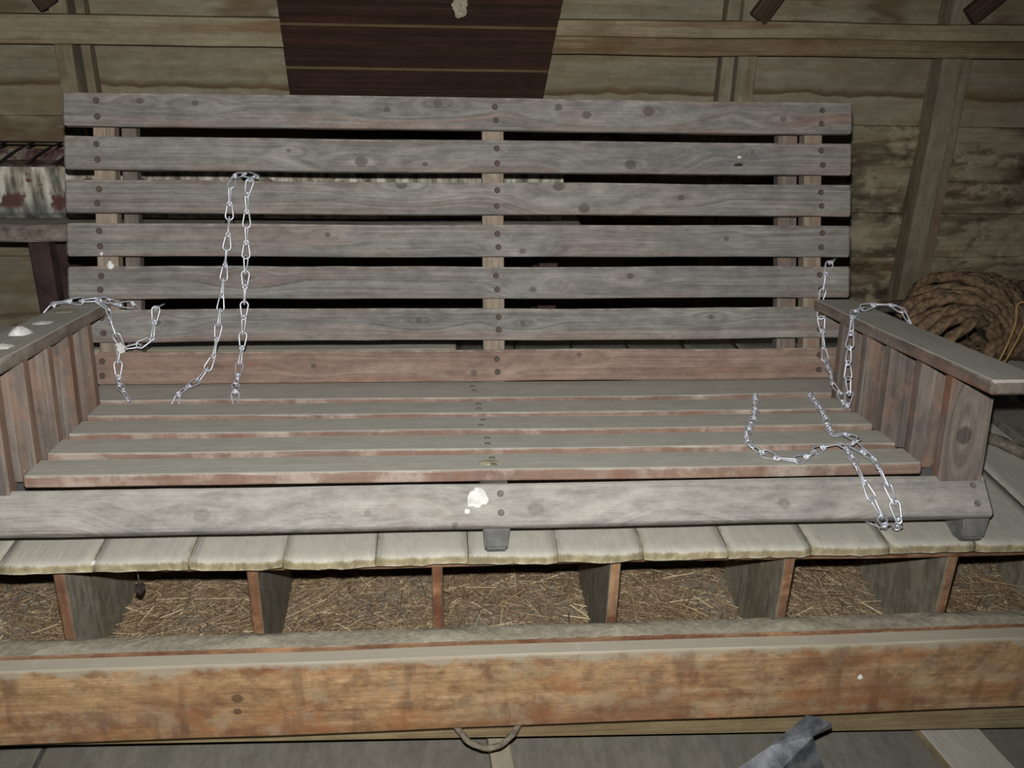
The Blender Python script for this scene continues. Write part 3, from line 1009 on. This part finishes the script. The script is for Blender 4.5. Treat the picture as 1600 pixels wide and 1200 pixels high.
# ------------------------------------------------------------------ bird droppings
def blob(name, center, nrm, r, hgt, mat, label, seed, stretch=1.0, ang=0.0):
    n = Vector(nrm).normalized()
    t = n.cross(Y if abs(n.y) < 0.8 else X).normalized()
    b = n.cross(t)
    rr = random.Random(seed)
    ph = rr.uniform(0, 50)
    V, Fc = [], []
    rings, seg = 5, 18
    V.append(Vector(center) + n * hgt)
    for i in range(1, rings + 1):
        f = i / rings
        for k in range(seg):
            a = 2 * math.pi * k / seg
            rad = r * f * (1 + 0.38 * mnoise.noise((math.cos(a) * 1.6, math.sin(a) * 1.6, ph)) + 0.2 * mnoise.noise((math.cos(a) * 4, math.sin(a) * 4, ph)))
            q = Vector(center) + t * (rad * math.cos(a) * stretch) + b * (rad * math.sin(a))
            hh = hgt * (1 - f ** 1.6) * (1 + 0.4 * mnoise.noise((f * 5, k, ph)))
            V.append(q + n * (hh - (0.0012 if i == rings else 0)))
    for k in range(seg):
        Fc.append((0, 1 + k, 1 + (k + 1) % seg))
    for i in range(rings - 1):
        for k in range(seg):
            a, c = 1 + i * seg + k, 1 + i * seg + (k + 1) % seg
            Fc.append((a, a + seg, c + seg, c))
    o = mesh_obj(name, V, Fc, mat, smooth=True)
    bm = bmesh.new()
    bm.from_mesh(o.data)
    bmesh.ops.recalc_face_normals(bm, faces=bm.faces)
    bm.to_mesh(o.data)
    bm.free()
    return tag(o, label, 'bird dropping', 'bird droppings')


def sw(x, v, w):
    return Matrix.Translation((0, 0.0044, 0)) @ rotx(-TILT) @ Vector((x, v, w))


RN = (rotx(-TILT - RB) @ Vector((0, -1, 0)))
BN = (rotx(-TILT - BL) @ Vector((0, -1, 0)))
AN = (rotx(-TILT - 0.0387) @ Vector((0, 0, 1)))


def on_back(x, s):
    return sw(x, BV + s * math.sin(BL), BW + s * math.cos(BL))


blob('bird_dropping', sw(-0.008, 0.003 + 0.0, 0.0868), RN, 0.016, 0.003, M_drop, 'large chalky white splat at the middle of the front rail', 1, 1.0)
blob('bird_dropping', sw(-0.024, -0.010, 0.0725), RN, 0.0045, 0.0012, M_drop, 'tiny white drip below the chalky splat on the front rail', 2)
blob('bird_dropping', sw(-0.715, 0.418, arm_w(0.418)), AN, 0.020, 0.002, M_drop_t, 'faint tan crusty spot on the swing arm beside the chain', 3, 1.0)
blob('bird_dropping', sw(-0.712, 0.312, arm_w(0.312)), AN, 0.017, 0.003, M_drop, 'small round white dropping on the arm next to the tan spot', 4)
blob('bird_dropping', sw(-0.714, 0.225, arm_w(0.225)), AN, 0.019, 0.012, M_drop, 'heaped white dropping standing tallest on the swing arm', 5)
blob('bird_dropping', sw(-0.703, 0.128, arm_w(0.128)), AN, 0.018, 0.005, M_drop, 'white dropping farthest from the backrest on the swing arm', 6)
blob('bird_dropping', on_back(0.524, 0.475), BN, 0.006, 0.002, M_drop, 'small white speck above a dark mark on the backrest slat', 7, 0.6)
o = blob('dropping_stain', on_back(0.522, 0.460), BN, 0.011, 0.0034, M_dark, 'small dark crusted mark on the backrest slat under a white speck', 8, 0.35)
o['category'] = 'stain'
blob('bird_dropping', on_back(-0.672, 0.2655), BN, 0.006, 0.003, M_drop, 'white smear on the slat end where the upright passes', 9, 1.5)
blob('bird_dropping', on_back(-0.687, 0.287), BN, 0.004, 0.002, M_drop, 'tiny white dot at the lower edge of a backrest slat end', 10)
blob('bird_dropping', sw(0.013, 0.085, HS), rotx(-TILT) @ Vector((0, 0, 1)), 0.010, 0.0014, M_drop_t, 'thin pale smear on the front seat slat', 11, 2.0)
blob('bird_dropping', (0.589, -0.0505, -0.209), (0, -1, 0), 0.005, 0.002, M_drop, 'small white dropping on the orange-brown nest box front board', 12)
blob('bird_dropping', (-0.562, 0.006, -0.003), (0, -0.5, 0.8), 0.005, 0.002, M_drop, 'white drip at a joint of the nest box top edge', 13)

# ------------------------------------------------------------------ dark tongue-and-groove panel on the wall
panel = empty('stained_panel', (-0.10, 1.335, 0.44))
tag(panel, 'dark brown stained tongue-and-groove panel hung against the barn wall', 'panel')
PI_ = Matrix.Translation((0.10, -1.335, -0.44))


def panel_edge(z):
    f = (z - 0.484) / (0.705 - 0.484)
    return -0.424 - 0.016 * f, 0.207 + 0.039 * f


def prism(name, za, zb, ya, yb, mat, ch=0.0):
    la, ra = panel_edge(za)
    lb, rb_ = panel_edge(zb)
    V = [(la, ya, za), (ra, ya, za), (rb_, ya, zb - ch), (lb, ya, zb - ch), (la, yb, za), (ra, yb, za), (rb_, yb, zb), (lb, yb, zb)]
    cx, cz = -0.10, (za + zb) / 2
    V = [(a - cx, b - 1.335, c - cz) for a, b, c in V]
    Fc = [(0, 1, 2, 3), (7, 6, 5, 4), (0, 4, 5, 1), (1, 5, 6, 2), (2, 6, 7, 3), (3, 7, 4, 0)]
    return mesh_obj(name, V, Fc, mat, panel, PI_ @ Matrix.Translation((cx, 1.335, cz)))


zlo = 0.400
zs_ = [0.400, 0.449, 0.498, 0.547, 0.598, 0.648, 0.698, 0.748, 0.80]
for i, (a, b) in enumerate(zip(zs_, zs_[1:])):
    prism('panel_board', a + 0.002, b - 0.002, 1.322, 1.340, M_panel, 0.003)
    if i % 2 == 0:
        prism('panel_tongue', b - 0.005, b + 0.0025, 1.3245, 1.336, M_tongue, 0.001)
    else:
        prism('panel_tongue', b - 0.003, b + 0.003, 1.329, 1.336, M_panel, 0.001)
blob('bird_dropping', (0.0, 1.322, 0.694), (0, -1, 0), 0.020, 0.004, M_drop_t, 'pale crusty patch on the dark stained wall panel', 15, 1.5)

# ------------------------------------------------------------------ bench with an old feed trough behind the swing
bench = empty('bench', (-0.5, 1.08, FLOOR_Z))
tag(bench, 'rough dusty plank bench with maroon legs behind the swing', 'bench')
BI = Matrix.Translation((0.5, -1.08, -FLOOR_Z))
plank('bench_top', 1.68, 0.24, 0.040, M_bench, bench, BI @ at(CROSS_FLAT, -0.565, 1.09, 0.222), segs=50, wob=0.005, bev=0.008)
for (xx, yy) in ((-0.965, 1.03), (-1.16, 1.03), (0.20, 1.03), (0.20, 1.18), (-0.965, 1.18)):
    plank('bench_leg', 0.624, 0.045, 0.04, M_maroon, bench, BI @ at(UPRIGHT_FRONT, xx, yy, -0.109), segs=4)
trough = empty('feed_trough', (-0.5, 1.08, 0.242))
tag(trough, 'old feed trough streaked with white droppings, standing on the rough bench', 'trough')
TI = Matrix.Translation((0.5, -1.08, -0.242))
TXa, TXb = -1.40, 0.226
# trough body: an open-topped channel with bowed front
V, Fc = [], []
prof = [(1.012, 0.2465), (1.000, 0.262), (0.996, 0.300), (0.999, 0.340), (1.004, 0.362), (1.010, 0.364), (1.016, 0.350), (1.13, 0.352), (1.150, 0.374), (1.160, 0.372), (1.155, 0.2465)]
n = len(prof)
nx = 40
for i in range(nx + 1):
    x = TXa + (TXb - TXa) * i / nx
    for (yy, z_) in prof:
        V.append((x, yy + 0.003 * mnoise.noise((x * 5, z_ * 20, 1)), z_ + 0.002 * mnoise.noise((x * 6, yy * 20, 4))))
for i in range(nx):
    for k in range(n):
        a, b = i * n + k, i * n + (k + 1) % n
        Fc.append((a, b, b + n, a + n))
Fc.append(tuple(range(n)))
Fc.append(tuple(range(nx * n + n - 1, nx * n - 1, -1)))
body = mesh_obj('trough_body', V, Fc, [M_feeder, M_feeder_top], trough, TI)
bm = bmesh.new()
bm.from_mesh(body.data)
bmesh.ops.recalc_face_normals(bm, faces=bm.faces)
bm.to_mesh(body.data)
bm.free()
for p in body.data.polygons:
    if p.normal.z > 0.55:
        p.material_index = 1
w_ = sweep('wire', smooth_path([(TXa, 1.156, 0.388), (-0.6, 1.156, 0.389), (TXb, 1.156, 0.388)], 0.05), 0.0024, M_wire, trough, 6)
w_.matrix_basis = TI
for i in range(26):
    x = TXa + 0.03 + i * 0.0615
    w_ = sweep('wire', smooth_path([(x - 0.018, 1.008, 0.368), (x, 1.08, 0.386), (x + 0.016, 1.157, 0.390)], 0.02), 0.0024, M_wire, trough, 6)
    w_.matrix_basis = TI
lp = plank('loose_plank', 1.10, 0.16, 0.016, M_deck, None, at(CROSS_FLAT, -0.573, 0.86, 0.0085), segs=12, wob=0.001)
tag(lp, 'dusty grey plank lying flat behind the swing backrest', 'plank')

# ------------------------------------------------------------------ rope and odds and ends beside the swing
pts = []
r = random.Random(5)
NL = 19
for i in range(NL):
    f = i / (NL - 1)
    yaw = math.radians(205 - 190 * f)                        # loops fan round from the near left to the far right
    d_ = Vector((math.cos(yaw), math.sin(yaw), 0))
    base_ = Vector((1.10 + 0.13 * f, 0.62 + 0.05 * f, 0.0125))
    a_ = 0.075 + 0.045 * math.sin(math.pi * f) + r.uniform(-0.008, 0.008)
    b_ = 0.064 + 0.016 * math.sin(math.pi * f) + r.uniform(-0.006, 0.006)
    for k in range(14):
        q = 2 * math.pi * k / 14 + math.pi
        pts.append(base_ + d_ * (a_ * (1 + math.cos(q))) + Z * (b_ * (1 + math.sin(q))) + Vector((r.uniform(-0.004, 0.004), r.uniform(-0.004, 0.004), 0)))
rope = sweep('rope_coil', smooth_path(pts, 0.0050), 0.0110, M_rope, None, sides=12, lobes=3, lobe=0.24, twist=0.20)
tag(rope, 'coil of thick brown twisted sisal rope piled on the planks beside the swing', 'rope')
tw = sweep('tie_string', smooth_path([(1.115, 0.590, 0.045), (1.121, 0.585, 0.075), (1.133, 0.585, 0.117), (1.142, 0.590, 0.155), (1.140, 0.605, 0.180), (1.128, 0.610, 0.172), (1.124, 0.595, 0.140), (1.112, 0.585, 0.100), (1.098, 0.580, 0.060), (1.094, 0.585, 0.04)], 0.005), 0.0023, M_twine, rope, 6)
tl = sweep('rope_end', smooth_path([(0.93, 0.40, 0.010), (0.95, 0.34, 0.010), (0.985, 0.28, 0.010), (1.03, 0.22, 0.010), (1.10, 0.20, 0.010)], 0.006), 0.0105, M_rope_g, None, 12, lobes=3, lobe=0.2, twist=0.13)
tag(tl, 'frayed grey rope end lying on the planks below the swing arm', 'rope')
hs_ = sweep('hose', smooth_path([(1.04, 0.93, 0.018), (0.995, 0.92, 0.022), (0.985, 0.90, 0.048), (1.01, 0.90, 0.066), (1.06, 0.915, 0.060), (1.10, 0.925, 0.030)], 0.006), 0.017, M_hose, None, 10)
tag(hs_, 'short piece of dark grey hose behind the rope coil', 'hose')
for (xx, ang, lab) in ((1.045, 0.03, 'loose grey board lying beside the swing, nearer its arm'), (1.16, -0.04, 'loose grey board on the planks under the rope side, away from the arm')):
    o = plank('loose_board', 0.26, 0.085, 0.016, M_floor, None, Matrix.Translation((xx, 0.40, 0.0095)) @ Matrix.Rotation(ang, 4, 'Z') @ DEPTH_FLAT, segs=8)
    tag(o, lab, 'board')

# floor pieces in front
o = plank('floor_batten', 1.1, 0.036, 0.022, M_batten, None, Matrix.Translation((0.060, -0.42, FLOOR_Z + 0.0105)) @ Matrix.Rotation(0.06, 4, 'Z') @ DEPTH_FLAT, segs=8)
tag(o, 'narrow pale batten on the floor running under the nest box', 'batten')
o = plank('floor_plank', 1.2, 0.105, 0.020, M_deck, None, Matrix.Translation((0.885, -0.40, FLOOR_Z + 0.0095)) @ Matrix.Rotation(0.16, 4, 'Z') @ DEPTH_FLAT, segs=8)
tag(o, 'wide pale plank on the floor slanting out from under the nest box', 'plank')
o = plank('paper_scrap', 0.028, 0.010, 0.0015, M_paper, None, Matrix.Translation((-0.50, 0.012, FLOOR_Z + 0.001)) @ Matrix.Rotation(0.6, 4, 'Z') @ CROSS_FLAT, segs=2, bev=0.0005)
tag(o, 'small white scrap lying on the dusty floor', 'scrap')

# folded sheet-metal scoop leaning on the nest box front
V = [(0.300, -0.100, -0.420), (0.434, -0.115, -0.278), (0.494, -0.092, -0.244), (0.520, -0.088, -0.252), (0.535, -0.088, -0.261), (0.539, -0.088, -0.273),
     (0.501, -0.108, -0.271), (0.446, -0.140, -0.298), (0.385, -0.205, -0.420), (0.524, -0.115, -0.327), (0.560, -0.130, -0.420)]
Fc = [(0, 1, 7, 8), (1, 6, 7), (1, 2, 3, 4), (1, 4, 5, 6), (6, 9, 7), (7, 9, 10, 8)]
sc = mesh_obj('metal_scoop', V, Fc, M_tin)
bm = bmesh.new()
bm.from_mesh(sc.data)
bmesh.ops.recalc_face_normals(bm, faces=bm.faces)
bmesh.ops.triangulate(bm, faces=bm.faces)
bmesh.ops.subdivide_edges(bm, edges=bm.edges, cuts=3, use_grid_fill=True)
for v in bm.verts:
    v.co += Vector((0, 1, 0)) * 0.0025 * mnoise.noise(v.co * 28)
bm.to_mesh(sc.data)
bm.free()
sd = sc.modifiers.new('thick', 'SOLIDIFY')
sd.thickness = 0.0015
tag(sc, 'bent galvanised sheet-metal scoop standing against the nest box front', 'scoop')

# clump of cobweb and dust hanging from the nest box top
cl = empty('cobweb_clump', (-0.535, 0.10, -0.115))
tag(cl, 'small dark clump of cobweb and dust hanging in a nest compartment', 'cobweb')
sweep('thread', [Vector((0.004, -0.01, 0.102)), Vector((0.002, -0.005, 0.05)), Vector((0, 0, 0.004))], 0.0012, M_dustm, cl, 5)
bm = bmesh.new()
bmesh.ops.create_icosphere(bm, subdivisions=3, radius=0.007)
for v in bm.verts:
    v.co *= 1 + 0.5 * mnoise.noise(v.co * 300)
    v.co.z *= 1.5
me = bpy.data.meshes.new('clump')
bm.to_mesh(me)
bm.free()
me.materials.append(M_dark)
link(bpy.data.objects.new('clump', me), cl)
